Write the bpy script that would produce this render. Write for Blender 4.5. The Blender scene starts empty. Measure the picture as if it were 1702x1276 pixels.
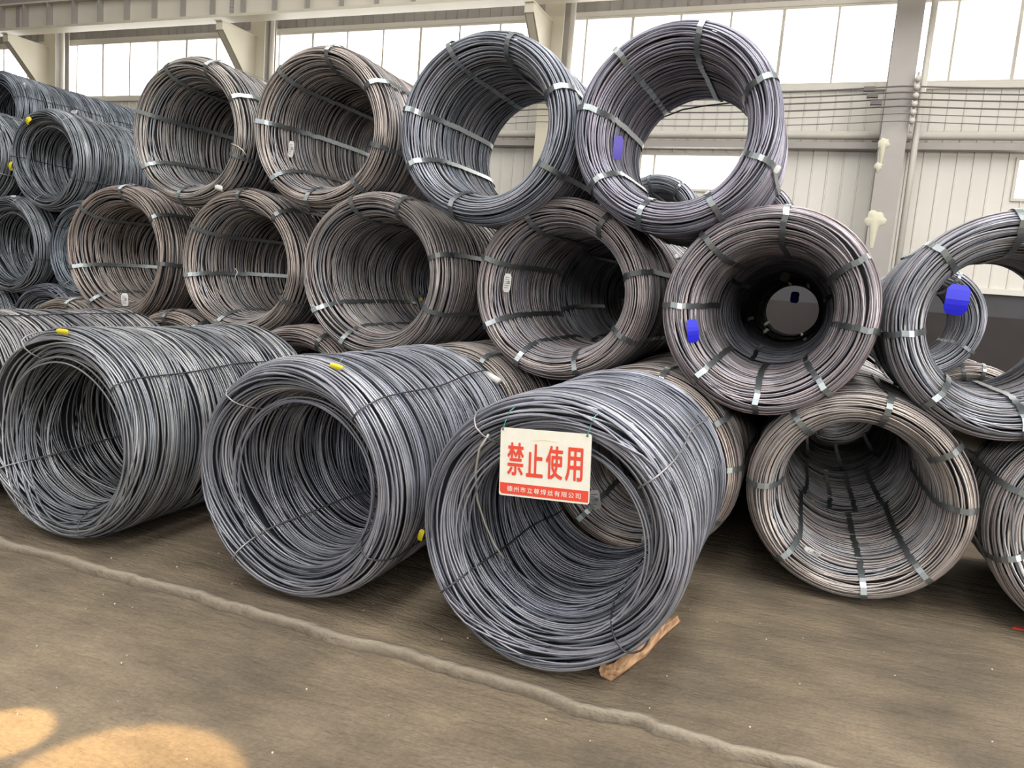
import bpy, bmesh, math, random
import numpy as np
from mathutils import Vector, Matrix

scene = bpy.context.scene
PI = math.pi

# ------------------------------------------------------------------ camera
CAM_H = 1.68
F_PX, W_PX, H_PX = 1260.0, 1702.0, 1276.0
CX, CY = W_PX / 2, H_PX / 2
def _n(v):
    return v / np.linalg.norm(v)
_Y = _n(np.array([1345 - CX, -(515 - CY), F_PX]))          # the coils' axis seen by the camera
_X = -_n(np.array([-2480 - CX, -(207 - CY), F_PX]))        # along the wall
_X = _n(_X - _Y * (_X @ _Y))
_Z = np.cross(_Y, _X)
if _Z[1] < 0:
    _Z = -_Z
CM = np.stack([_X, _Y, _Z], 1)                             # cam(right, up, forward) = CM @ world
cam_data = bpy.data.cameras.new('camera')
cam_data.sensor_width = 36.0
cam_data.lens = 36.0 * F_PX / W_PX
cam_data.clip_start = 0.02
cam_data.clip_end = 300
cam = bpy.data.objects.new('camera', cam_data)
scene.collection.objects.link(cam)
r_, u_, f_ = CM[0], CM[1], CM[2]
cam.matrix_world = Matrix(((r_[0], u_[0], -f_[0], 0), (r_[1], u_[1], -f_[1], 0), (r_[2], u_[2], -f_[2], CAM_H), (0, 0, 0, 1)))
scene.camera = cam

def ray(px, py):
    w = CM.T @ np.array([px - CX, -(py - CY), F_PX])
    return w / w[1]
def at(px, py, Y):
    """the world point at depth Y (distance along the hall's cross axis) seen at a photo pixel"""
    w = ray(px, py) * Y
    return np.array([w[0], w[1], w[2] + CAM_H])
def on_floor(px, py, z=0.0):
    w = ray(px, py)
    k = (z - CAM_H) / w[2]
    return np.array([w[0] * k, w[1] * k, z])

# ------------------------------------------------------------------ light, sky, exposure
world = bpy.data.worlds.new('overcast_sky')
scene.world = world
world.use_nodes = True
bg = world.node_tree.nodes['Background']
bg.inputs['Color'].default_value = (1.0, 0.97, 0.93, 1)
bg.inputs['Strength'].default_value = 2.2
scene.view_settings.view_transform = 'Standard'
scene.view_settings.look = 'None'
scene.view_settings.gamma = 1.0
scene.view_settings.use_curve_mapping = False
scene.view_settings.exposure = 1.70

def area_light(name, loc, target, sx, sy, power, color):
    d = bpy.data.lights.new(name, 'AREA')
    d.shape = 'RECTANGLE'; d.size = sx; d.size_y = sy
    d.energy = power * 0.62; d.color = color
    o = bpy.data.objects.new(name, d)
    scene.collection.objects.link(o)
    o.location = loc
    o.rotation_euler = (Vector(target) - Vector(loc)).to_track_quat('-Z', 'Y').to_euler()
    return o
for sx_, pw in ((-14.0, 230), (-7.0, 230), (0.0, 430), (6.0, 640)):
    area_light('roof_skylight', (sx_, 1.5, 11.2), (sx_, 1.5, 0), 2.6, 20.0, pw * 1.7, (1.0, 0.98, 0.95))

area_light('added_front_fill', (0.0, -15.5, 6.6), (-1.0, 5.0, 2.0), 34, 3.0, 1500, (1.0, 0.98, 0.96))  # added fill from the camera side, no window modelled there

area_light('added_right_fill', (13.0, 0.5, 3.0), (1.0, 3.2, 0.0), 5, 5, 520, (1.0, 0.96, 0.90))  # added fill to brighten the right floor, no door modelled there

def sun_spot(name, px, py, radius, power, blend):
    p = on_floor(px, py)
    d = bpy.data.lights.new(name, 'SPOT')
    h = 8.5
    d.energy = power * 0.62; d.color = (1.0, 0.66, 0.28)
    d.spot_size = 2 * math.atan(radius / h); d.spot_blend = blend
    d.shadow_soft_size = 0.02
    o = bpy.data.objects.new(name, d)
    scene.collection.objects.link(o)
    o.location = (p[0], p[1] , h)
    return o
sun_spot('sun_patch_spot', 195, 1318, 0.42, 5200, 0.30)  # added spots standing in for warm sun patches on the floor
sun_spot('sun_patch_spot', 8, 1212, 0.17, 5200, 0.40)

# ------------------------------------------------------------------ helpers
def link(o, parent=None):
    scene.collection.objects.link(o)
    if parent is not None:
        o.parent = parent
    return o
def tag(o, label=None, cat=None, group=None, kind=None):
    if label: o['label'] = label
    if cat: o['category'] = cat
    if group: o['group'] = group
    if kind: o['kind'] = kind
    return o
def empty(name, loc, label=None, cat=None, group=None, kind=None):
    o = bpy.data.objects.new(name, None)
    o.empty_display_size = 0.1
    o.location = loc
    link(o)
    return tag(o, label, cat, group, kind)
def mesh_obj(name, verts, faces, mats, parent=None, smooth=False, mat_idx=None):
    me = bpy.data.meshes.new(name)
    me.from_pydata([tuple(v) for v in verts], [], [tuple(f) for f in faces])
    for m in (mats if isinstance(mats, (list, tuple)) else [mats]):
        me.materials.append(m)
    if mat_idx is not None:
        me.polygons.foreach_set('material_index', mat_idx)
    if smooth:
        me.polygons.foreach_set('use_smooth', [True] * len(me.polygons))
    me.update()
    o = bpy.data.objects.new(name, me)
    return link(o, parent)
class MB:
    """collects boxes, prisms and tubes into one mesh"""
    def __init__(s): s.v = []; s.f = []
    def box(s, x0, x1, y0, y1, z0, z1):
        b = len(s.v)
        s.v += [(x, y, z) for z in (z0, z1) for y in (y0, y1) for x in (x0, x1)]
        s.f += [tuple(b + i for i in q) for q in ((0, 2, 3, 1), (4, 5, 7, 6), (0, 1, 5, 4), (2, 6, 7, 3), (0, 4, 6, 2), (1, 3, 7, 5))]
        return s
    def prism(s, poly, d):
        """poly: list of 3D points, d: extrusion vector"""
        b = len(s.v); n = len(poly)
        s.v += [tuple(p) for p in poly] + [tuple(np.array(p) + np.array(d)) for p in poly]
        s.f += [tuple(b + i for i in range(n))[::-1], tuple(b + n + i for i in range(n))]
        s.f += [(b + i, b + (i + 1) % n, b + n + (i + 1) % n, b + n + i) for i in range(n)]
        return s
    def tube(s, pts, r, sides=6):
        pts = [Vector(p) for p in pts]; b = len(s.v); n = len(pts)
        for i, p in enumerate(pts):
            t = (pts[min(i + 1, n - 1)] - pts[max(i - 1, 0)]).normalized()
            a = Vector((0, 0, 1)) if abs(t.z) < 0.9 else Vector((1, 0, 0))
            u = t.cross(a).normalized(); w = t.cross(u)
            for k in range(sides):
                q = 2 * PI * k / sides
                s.v.append(tuple(p + u * (r * math.cos(q)) + w * (r * math.sin(q))))
        for i in range(n - 1):
            for k in range(sides):
                k2 = (k + 1) % sides
                s.f.append((b + i * sides + k, b + i * sides + k2, b + (i + 1) * sides + k2, b + (i + 1) * sides + k))
        s.f.append(tuple(b + k for k in range(sides))[::-1])
        s.f.append(tuple(b + (n - 1) * sides + k for k in range(sides)))
        return s
    def build(s, name, mat, parent=None, smooth=False):
        return mesh_obj(name, s.v, s.f, mat, parent, smooth)

# ------------------------------------------------------------------ materials
def new_mat(name):
    m = bpy.data.materials.new(name); m.use_nodes = True
    return m, m.node_tree.nodes, m.node_tree.links, m.node_tree.nodes['Principled BSDF']
def plain(name, col, rough=0.6, metal=0.0, noise=0.0, scale=8.0, bump=0.0, bscale=60.0):
    m, N, L, P = new_mat(name)
    P.inputs['Base Color'].default_value = (*col, 1)
    P.inputs['Roughness'].default_value = rough
    P.inputs['Metallic'].default_value = metal
    tc = N.new('ShaderNodeTexCoord')
    if noise:
        nz = N.new('ShaderNodeTexNoise'); nz.inputs['Scale'].default_value = scale; nz.inputs['Detail'].default_value = 5
        L.new(tc.outputs['Object'], nz.inputs['Vector'])
        mx = N.new('ShaderNodeMix'); mx.data_type = 'RGBA'
        mx.inputs['A'].default_value = (*[c * (1 - noise) for c in col], 1)
        mx.inputs['B'].default_value = (*[min(1, c * (1 + noise)) for c in col], 1)
        L.new(nz.outputs['Fac'], mx.inputs['Factor']); L.new(mx.outputs['Result'], P.inputs['Base Color'])
    if bump:
        nb = N.new('ShaderNodeTexNoise'); nb.inputs['Scale'].default_value = bscale; nb.inputs['Detail'].default_value = 4
        L.new(tc.outputs['Object'], nb.inputs['Vector'])
        bp = N.new('ShaderNodeBump'); bp.inputs['Strength'].default_value = bump; bp.inputs['Distance'].default_value = 0.01
        L.new(nb.outputs['Fac'], bp.inputs['Height']); L.new(bp.outputs['Normal'], P.inputs['Normal'])
    return m

def wire_material():
    m, N, L, P = new_mat('rolled_wire')
    at_ = N.new('ShaderNodeAttribute'); at_.attribute_name = 'tone'
    oi = N.new('ShaderNodeObjectInfo')
    mx = N.new('ShaderNodeMix'); mx.data_type = 'RGBA'; mx.blend_type = 'MULTIPLY'; mx.inputs['Factor'].default_value = 1
    L.new(at_.outputs['Color'], mx.inputs['A']); L.new(oi.outputs['Color'], mx.inputs['B'])
    tc = N.new('ShaderNodeTexCoord')
    nz = N.new('ShaderNodeTexNoise'); nz.inputs['Scale'].default_value = 5; nz.inputs['Detail'].default_value = 6
    L.new(tc.outputs['Object'], nz.inputs['Vector'])
    mr = N.new('ShaderNodeMapRange'); mr.inputs['From Min'].default_value = 0.3; mr.inputs['From Max'].default_value = 0.7
    mr.inputs['To Min'].default_value = 0.72; mr.inputs['To Max'].default_value = 1.25
    L.new(nz.outputs['Fac'], mr.inputs['Value'])
    m2 = N.new('ShaderNodeVectorMath'); m2.operation = 'SCALE'
    L.new(mx.outputs['Result'], m2.inputs[0]); L.new(mr.outputs['Result'], m2.inputs['Scale'])
    L.new(m2.outputs['Vector'], P.inputs['Base Color'])
    P.inputs['Metallic'].default_value = 0.45
    P.inputs['Roughness'].default_value = 0.38
    return m
M_WIRE = wire_material()
M_CORE = plain('dark_gap_core', (0.012, 0.014, 0.02), 0.9, 0.0)  # near-black colour carries the shade in the gaps between loops
M_STRAP = plain('blued_strapping', (0.30, 0.335, 0.345), 0.33, 0.8, 0.25, 12)
M_TIE = plain('tie_wire_steel', (0.30, 0.30, 0.31), 0.4, 0.6, 0.2, 20)
M_TIE_DARK = plain('dark_tie_wire', (0.07, 0.07, 0.08), 0.5, 0.5, 0.2, 20)

def floor_material():
    m, N, L, P = new_mat('dusty_concrete')
    tc = N.new('ShaderNodeTexCoord')
    def noise(scale, detail=6, vec=None, rough=0.55, stretch=None):
        nz = N.new('ShaderNodeTexNoise'); nz.inputs['Scale'].default_value = scale
        nz.inputs['Detail'].default_value = detail; nz.inputs['Roughness'].default_value = rough
        if stretch:
            mp = N.new('ShaderNodeMapping'); mp.inputs['Scale'].default_value = stretch
            mp.inputs['Rotation'].default_value = (0, 0, 0.12)
            L.new(tc.outputs['Object'], mp.inputs['Vector']); L.new(mp.outputs['Vector'], nz.inputs['Vector'])
        else:
            L.new(tc.outputs['Object'], nz.inputs['Vector'])
        return nz
    big = noise(0.9, 5); mid = noise(5, 8, stretch=(0.5, 1, 1)); fine = noise(60, 4)
    cr = N.new('ShaderNodeValToRGB')
    cr.color_ramp.elements[0].position = 0.32; cr.color_ramp.elements[0].color = (0.088, 0.068, 0.046, 1)
    cr.color_ramp.elements[1].position = 0.70; cr.color_ramp.elements[1].color = (0.200, 0.156, 0.102, 1)
    L.new(big.outputs['Fac'], cr.inputs['Fac'])
    mx = N.new('ShaderNodeMix'); mx.data_type = 'RGBA'; mx.blend_type = 'OVERLAY'; mx.inputs['Factor'].default_value = 0.55
    L.new(cr.outputs['Color'], mx.inputs['A']); L.new(mid.outputs['Fac'], mx.inputs['B'])
    mx2 = N.new('ShaderNodeMix'); mx2.data_type = 'RGBA'; mx2.blend_type = 'OVERLAY'; mx2.inputs['Factor'].default_value = 0.35
    L.new(mx.outputs['Result'], mx2.inputs['A']); L.new(fine.outputs['Fac'], mx2.inputs['B'])
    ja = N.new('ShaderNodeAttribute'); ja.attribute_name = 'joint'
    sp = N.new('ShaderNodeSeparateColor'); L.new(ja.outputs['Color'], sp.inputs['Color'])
    m3 = N.new('ShaderNodeMix'); m3.data_type = 'RGBA'; m3.inputs['B'].default_value = (.30, .26, .20, 1)   # paler colour along the raised joint
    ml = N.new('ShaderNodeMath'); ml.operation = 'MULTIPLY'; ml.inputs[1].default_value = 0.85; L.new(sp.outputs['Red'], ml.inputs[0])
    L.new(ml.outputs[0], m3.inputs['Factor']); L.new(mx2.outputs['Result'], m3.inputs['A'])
    m4 = N.new('ShaderNodeMix'); m4.data_type = 'RGBA'; m4.inputs['B'].default_value = (.055, .042, .03, 1)  # darker colour in the open joint
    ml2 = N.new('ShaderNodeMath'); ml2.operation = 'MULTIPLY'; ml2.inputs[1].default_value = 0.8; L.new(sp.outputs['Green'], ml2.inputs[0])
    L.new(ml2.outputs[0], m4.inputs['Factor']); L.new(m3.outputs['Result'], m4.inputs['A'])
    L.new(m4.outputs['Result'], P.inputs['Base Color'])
    P.inputs['Roughness'].default_value = 0.85
    b1 = noise(9, 8, stretch=(0.45, 1.6, 1)); b2 = noise(45, 5, stretch=(0.6, 1.4, 1))
    ad = N.new('ShaderNodeMath'); ad.operation = 'MULTIPLY_ADD'; ad.inputs[1].default_value = 0.35
    L.new(b2.outputs['Fac'], ad.inputs[0]); L.new(b1.outputs['Fac'], ad.inputs[2])
    bp = N.new('ShaderNodeBump'); bp.inputs['Strength'].default_value = 0.8; bp.inputs['Distance'].default_value = 0.05
    L.new(ad.outputs['Value'], bp.inputs['Height']); L.new(bp.outputs['Normal'], P.inputs['Normal'])
    return m
M_FLOOR = floor_material()
M_CLAD = plain('cream_cladding', (0.60, 0.58, 0.53), 0.55, 0.0, 0.08, 1.5)
M_CLAD_UP = plain('shaded_cladding', (0.26, 0.24, 0.215), 0.6, 0.0, 0.15, 2.0)  # shade on the wall above the windows put into a darker colour
M_BASEWALL = plain('dirty_rendered_wall', (0.060, 0.060, 0.064), 0.9, 0.0, 0.4, 1.4, 0.3, 20)
M_FRAME = plain('cream_window_frame', (0.52, 0.49, 0.43), 0.5)
M_COLUMN = plain('grey_painted_steel', (0.31, 0.29, 0.27), 0.5, 0.0, 0.12, 2.5)
M_BEAM = plain('cream_painted_steel', (0.55, 0.51, 0.43), 0.5, 0.0, 0.10, 1.0)
M_FLANGE = plain('yellow_cream_steel', (0.52, 0.48, 0.38), 0.5, 0.0, 0.08, 2)
M_PIPE = plain('white_pipe', (0.50, 0.48, 0.43), 0.45, 0.0, 0.12, 3)
M_CABLE = plain('dark_cable', (0.10, 0.09, 0.085), 0.6)
M_FOAM = plain('cream_foam', (0.56, 0.54, 0.42), 0.8, 0.0, 0.1, 10, 0.4, 15)
M_PAPER = plain('white_label_card', (0.60, 0.59, 0.57), 0.6)
M_PRINT = plain('grey_label_print', (0.22, 0.22, 0.24), 0.7)
M_YELLOW = plain('yellow_plastic', (0.62, 0.50, 0.01), 0.45)
M_BLUE = plain('blue_plastic', (0.01, 0.012, 0.55), 0.4)
M_PURPLE = plain('faded_blue_plastic', (0.10, 0.07, 0.45), 0.4)
M_CARDB = plain('pale_cardboard', (0.60, 0.54, 0.40), 0.8)
M_RED = plain('sign_red', (0.66, 0.06, 0.03), 0.5)
M_SIGNW = plain('sign_white', (0.72, 0.70, 0.61), 0.5, 0.0, 0.10, 25)
M_GREEN = plain('green_string', (0.10, 0.42, 0.34), 0.5)
M_REDS = plain('red_plastic_scrap', (0.6, 0.04, 0.03), 0.5)
def wood_material():
    m, N, L, P = new_mat('split_wood')
    tc = N.new('ShaderNodeTexCoord'); mp = N.new('ShaderNodeMapping')
    mp.inputs['Scale'].default_value = (14, 1.2, 14)
    nz = N.new('ShaderNodeTexNoise'); nz.inputs['Scale'].default_value = 4; nz.inputs['Detail'].default_value = 6
    L.new(tc.outputs['Object'], mp.inputs['Vector']); L.new(mp.outputs['Vector'], nz.inputs['Vector'])
    cr = N.new('ShaderNodeValToRGB')
    cr.color_ramp.elements[0].position = 0.35; cr.color_ramp.elements[0].color = (0.22, 0.11, 0.055, 1)
    cr.color_ramp.elements[1].position = 0.62; cr.color_ramp.elements[1].color = (0.50, 0.31, 0.17, 1)
    L.new(nz.outputs['Fac'], cr.inputs['Fac']); L.new(cr.outputs['Color'], P.inputs['Base Color'])
    bp = N.new('ShaderNodeBump'); bp.inputs['Strength'].default_value = 0.6; bp.inputs['Distance'].default_value = 0.01
    L.new(nz.outputs['Fac'], bp.inputs['Height']); L.new(bp.outputs['Normal'], P.inputs['Normal'])
    P.inputs['Roughness'].default_value = 0.8
    return m
M_WOOD = wood_material()
def pane_material():
    m, N, L, P = new_mat('translucent_pane')
    out = N['Material Output']
    tr = N.new('ShaderNodeBsdfTransparent'); tl = N.new('ShaderNodeBsdfTranslucent')
    tl.inputs['Color'].default_value = (0.95, 0.95, 0.93, 1)
    mx = N.new('ShaderNodeMixShader'); mx.inputs['Fac'].default_value = 0.25
    L.new(tr.outputs[0], mx.inputs[1]); L.new(tl.outputs[0], mx.inputs[2])
    L.new(mx.outputs[0], out.inputs['Surface'])
    return m
M_PANE = pane_material()

# ------------------------------------------------------------------ floor
def smooth_noise(n, seed, step):
    rg = np.random.default_rng(seed)
    k = max(4, int(n / step) + 3)
    return np.interp(np.linspace(0, k - 1, n), np.arange(k), rg.normal(size=k))
def make_floor():
    xs = np.concatenate([np.linspace(-36, -8.2, 10), np.linspace(-8, 4, 420), np.linspace(4.4, 20, 8)])
    ys = np.concatenate([np.linspace(-16, 1.3, 8), np.linspace(1.4, 2.6, 40), np.linspace(2.61, 3.15, 60), np.linspace(3.2, 5, 30), np.linspace(5.5, 16.1, 8)])
    X, Y = np.meshgrid(xs, ys)
    rg = np.random.default_rng(3)
    Z = np.zeros_like(X)
    # joint between the two slabs: a rounded ridge with a step down to the near slab
    cy = 2.885 + 0.012 * np.interp(xs, np.linspace(-8, 4, 60), rg.normal(size=60)) + 0.007 * np.interp(xs, np.linspace(-8, 4, 260), rg.normal(size=260))
    amp = 0.014 + 0.004 * np.interp(xs, np.linspace(-8, 4, 50), rg.normal(size=50))
    d = Y - cy[None, :]
    Z += amp[None, :] * np.exp(-(np.maximum(d - .004, 0) / 0.030) ** 2) / (1 + np.exp(-(d + 0.022) / 0.004))
    Z += -0.010 / (1 + np.exp((d + 0.03) / 0.006)) * 1.0
    Z += -0.024 * (0.7 + 0.3 * np.sin(X * 9)) * np.exp(-((d + 0.036) / 0.010) ** 2)
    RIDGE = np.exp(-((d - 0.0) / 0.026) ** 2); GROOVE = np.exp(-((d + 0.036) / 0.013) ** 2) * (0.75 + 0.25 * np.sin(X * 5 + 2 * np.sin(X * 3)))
    m = ((X > -8) & (X < 4) & (Y > 1.3) & (Y < 5))
    # irregular relief of the worn slab, dents and short cracks
    for _ in range(60):
        x0, y0 = rg.uniform(-4.5, 2), rg.uniform(1.6, 3.0)
        s = rg.uniform(0.02, 0.06)
        Z -= rg.uniform(0.002, 0.006) * np.exp(-((X - x0) / s) ** 2 - ((Y - y0) / (s * 0.6)) ** 2)
    def crack(p0, p1, depth):
        nonlocal Z
        p0 = on_floor(*p0); p1 = on_floor(*p1)
        L_ = np.hypot(*(p1 - p0)[:2]); t = np.array([(p1 - p0)[0], (p1 - p0)[1]]) / L_
        u = (X - p0[0]) * t[0] + (Y - p0[1]) * t[1]
        w = -(X - p0[0]) * t[1] + (Y - p0[1]) * t[0] + 0.018 * np.sin(u * 31 + 1) + 0.01 * np.sin(u * 83)
        Z -= depth * np.exp(-(w / 0.016) ** 2) * (u > 0) * (u < L_)
    crack((205, 1090), (225, 1290), 0.012)
    crack((330, 1050), (240, 1020), 0.006)
    crack((690, 1095), (760, 1030), 0.008)
    crack((600, 1200), (560, 1276), 0.006)
    Z[~m & (Y < 1.4)] = -0.010
    nx, ny = len(xs), len(ys)
    V = np.stack([X.ravel(), Y.ravel(), np.minimum(Z.ravel(), 0.02)], 1)
    i = np.arange((ny - 1) * (nx - 1)); a = (i // (nx - 1)) * nx + i % (nx - 1)
    F = np.stack([a, a + 1, a + nx + 1, a + nx], 1)
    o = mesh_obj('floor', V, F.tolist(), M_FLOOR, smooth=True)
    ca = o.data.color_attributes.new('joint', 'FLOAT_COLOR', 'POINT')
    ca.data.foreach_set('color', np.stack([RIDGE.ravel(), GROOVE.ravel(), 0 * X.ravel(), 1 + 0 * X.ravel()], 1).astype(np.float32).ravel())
    o['kind'] = 'structure'
make_floor()

# ------------------------------------------------------------------ back wall
YW = 16.0
Z_WT, Z_WB = 0.355 * YW + CAM_H, 0.264 * YW + CAM_H       # tall clerestory windows
Z_LT, Z_LB = 0.184 * YW + CAM_H, 0.137 * YW + CAM_H       # low windows
Z_BASE = 0.037 * YW + CAM_H
XW0, XW1 = -36.0, 20.0
wall = empty('wall_back', (0, YW, 0), kind='structure')
def rib_sheet(name, x0, x1, z0, z1, mat):
    """folded steel sheet: one standing rib every 0.27 m"""
    xs, ds = [], []
    x = math.ceil(x0 / 0.27) * 0.27
    xs.append(x0); ds.append(0)
    while x < x1 - 0.03:
        if x > x0 + 0.02:
            for dx, dd in ((-0.016, 0), (-0.009, -0.024), (0.009, -0.024), (0.016, 0)):
                xs.append(x + dx); ds.append(dd)
        x += 0.27
    xs.append(x1); ds.append(0)
    V = [(xx, dd, z) for z in (z0, z1) for xx, dd in zip(xs, ds)]
    n = len(xs)
    F = [(i, i + 1, n + i + 1, n + i) for i in range(n - 1)]
    return mesh_obj(name, V, F, mat, wall)
lw1, lw2 = (-0.228 * YW, -0.075 * YW), (0.192 * YW, 0.34 * YW)
rib_sheet('cladding_sheet', XW0, XW1, Z_LT, Z_WB, M_CLAD)
rib_sheet('cladding_sheet', XW0, XW1, Z_BASE, Z_LB, M_CLAD)
rib_sheet('cladding_sheet', XW0, lw1[0], Z_LB, Z_LT, M_CLAD)
rib_sheet('cladding_sheet', lw1[1], lw2[0], Z_LB, Z_LT, M_CLAD)
rib_sheet('cladding_sheet', lw2[1], XW1, Z_LB, Z_LT, M_CLAD)
rib_sheet('upper_cladding_sheet', XW0, XW1, Z_WT, 11.5, M_CLAD_UP)
MB().box(XW0, XW1, 0.0, 0.25, 0, Z_BASE).build('rendered_base', M_BASEWALL, wall)
MB().box(XW0, XW1, -0.01, 0.0, 0, 1.82).build('brown_dado', plain('brown_stained_render', (0.035, 0.029, 0.029), 0.9, 0.0, 0.4, 1.2), wall)
MB().box(XW0, XW1, -0.06, 0.02, Z_BASE - 0.05, Z_BASE + 0.05).build('base_ledge', M_CLAD, wall)
MB().box(XW0, XW1, -0.05, 0.05, Z_WT, Z_WT + 0.10).build('head_rail', M_FRAME, wall)
MB().box(XW0, XW1, -0.09, 0.05, Z_WB - 0.10, Z_WB).build('sill_rail', M_CLAD, wall)
# windows
wn = [0]
def window(x0, x1, z0, z1, step, phase=0.0):
    wn[0] += 1
    w = empty('window_%d' % wn[0], (x0, YW, z0), kind='structure')
    fr = MB(); t = 0.05; W = x1 - x0; H = z1 - z0
    fr.box(0, W, -0.04, 0.04, 0, t); fr.box(0, W, -0.04, 0.04, H - t, H)
    fr.box(0, t, -0.04, 0.04, t, H - t); fr.box(W - t, W, -0.04, 0.04, t, H - t)
    fr.build('frame', M_FRAME, w)
    xs = [t]
    k = math.ceil((x0 + 0.2 - phase) / step) * step + phase
    while k < x1 - 0.2:
        xs.append(k - x0); k += step
    xs.append(W - t)
    for i, xm in enumerate(xs[1:-1]):
        wd = 0.030 if i % 3 == 1 else 0.020
        MB().box(xm - wd, xm + wd, -0.035, 0.035, t, H - t).build('mullion', M_FRAME, w)
    for a, b in zip(xs[:-1], xs[1:]):
        MB().box(a, b, 0.0, 0.006, t, H - t).build('pane', M_PANE, w)
COLX = [c_ + 0.06 for c_ in (-0.84 * 15.3 - 14.2, -1.295 * 15.3, -0.845 * 15.3, -0.362 * 15.3, 0.062 * 15.3, 0.062 * 15.3 + 7.0)]
for a, b in zip(COLX[:-1], COLX[1:]):
    window(a * YW / 15.3, b * YW / 15.3 , Z_WB, Z_WT, 0.98, -0.14)
window(lw1[0], lw1[1], Z_LB, Z_LT, 1.85, -3.33 + 1.85)
window(lw2[0], lw2[1], Z_LB, Z_LT, 1.2)
# girt pipe along the wall, with a grey strip added as the shadow below it
def struct_obj(o):
    o['kind'] = 'structure'; return o
zp = 0.2065 * 15.7 + CAM_H
p = empty('trim_1', (0, 15.75, zp), kind='structure')
MB().tube([(XW0, 0, 0.02), (XW1, 0, 0.02)], 0.075, 10).build('rail_tube', M_PIPE, p, True)
MB().box(XW0, XW1, -0.02, 0.2, -0.22, -0.10).build('rail_shadow_strip', M_COLUMN, p)
for k, X in enumerate(COLX[1:5]):
    MB().box(X - 0.3, X + 0.3, 0.0, 0.22, -0.08, 0.10).build('rail_bracket', M_COLUMN, p)

M_ROOF = plain('grey_roof_sheet', (0.42, 0.41, 0.39), 0.6, 0.0, 0.1, 1.0)
MB().box(-36, 20, -16, 16.3, 11.5, 11.6).build('ceiling', M_ROOF)['kind'] = 'structure'
MB().box(-36, 20, -16.1, -16, 0, 11.5).build('wall_front', M_BASEWALL)['kind'] = 'structure'
MB().box(-36.1, -36, -16, 16.3, 0, 11.5).build('wall_left', M_CLAD)['kind'] = 'structure'
MB().box(20, 20.1, -16, 16.3, 0, 11.5).build('wall_right', M_CLAD)['kind'] = 'structure'
# ------------------------------------------------------------------ columns, crane beam
YC = 15.3
for k, X in enumerate(COLX):
    c = empty('column', (X, YC, 0), kind='structure')
    MB().box(-0.21, 0.21, -0.14, -0.12, 0, 11).build('flange', M_COLUMN if k == 4 else M_FLANGE, c)
    MB().box(-0.012, 0.012, -0.12, 0.26, 0, 11).build('web', M_COLUMN, c)
    MB().box(-0.21, 0.21, 0.26, 0.28, 0, 11).build('flange', M_COLUMN, c)
    MB().tube([(0.36, -0.05, 0), (0.36, -0.05, 11)], 0.055, 10).build('downpipe', M_PIPE, c, True)
    if k in (1, 2, 3):
        zb = 0.381 * 14.3 + CAM_H
        g = MB()
        for xo in (-0.21, -0.05):
            g.prism([(xo, -0.14, zb - 0.12), (xo, -1.25, zb - 0.12), (xo, -1.25, zb - 0.30), (xo, -0.14, zb - 1.45)], (0.02, 0, 0))
        g.box(-0.22, -0.02, -1.3, -0.1, zb - 0.13, zb - 0.10)
        g.box(-0.21, -0.03, -1.262, -1.25, zb - 0.31, zb - 0.12)
        v0 = [(-0.22, -1.25, zb - 0.30), (-0.02, -1.25, zb - 0.30), (-0.02, -0.14, zb - 1.45), (-0.22, -0.14, zb - 1.45)]
        g.prism(v0, (0, 0.012, 0.012))
        g.build('corbel_bracket', M_FLANGE, c)
# foam splashes on the column
fc = [(1469, 238, 0.13), (1462, 262, 0.05), (1466, 280, 0.06), (1455, 365, 0.17), (1456, 392, 0.06)]
def blob(name, px, py, r, Y, drip):
    c = at(px, py, Y); rg = random.Random(int(px + py))
    pts = []
    n = 22
    for i in range(n):
        a = 2 * PI * i / n
        rr = r * (0.75 + 0.35 * rg.random())
        x = rr * math.cos(a) * 1.1; z = rr * math.sin(a)
        if z < -0.4 * r and abs(x) < 0.35 * r: z -= drip
        pts.append((x, 0, z))
    V = [(0, -0.035, 0)] + [(x * 0.7, -0.03, z * 0.7) for x, _, z in pts] + pts
    F = [(0, 1 + (i + 1) % n, 1 + i) for i in range(n)] + [(1 + i, 1 + (i + 1) % n, 1 + n + (i + 1) % n, 1 + n + i) for i in range(n)]
    o = mesh_obj(name, V, F, M_FOAM, smooth=True); o.location = c
    return o
for (px, py, r, dr), lab in zip([(1469, 238, 0.10, 0.28), (1460, 276, 0.07, 0.05), (1455, 364, 0.16, 0.34)],
        ['cream foam splash with a drip, upper one on the grey column', 'small faint cream foam smear between the two larger splashes',
         'large cream foam splash with long drip, lower on the grey column']):
    tag(blob('foam_splash', px, py, r, YC - 0.145, dr), lab, 'foam', 'foam splashes on the grey column')

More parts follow.
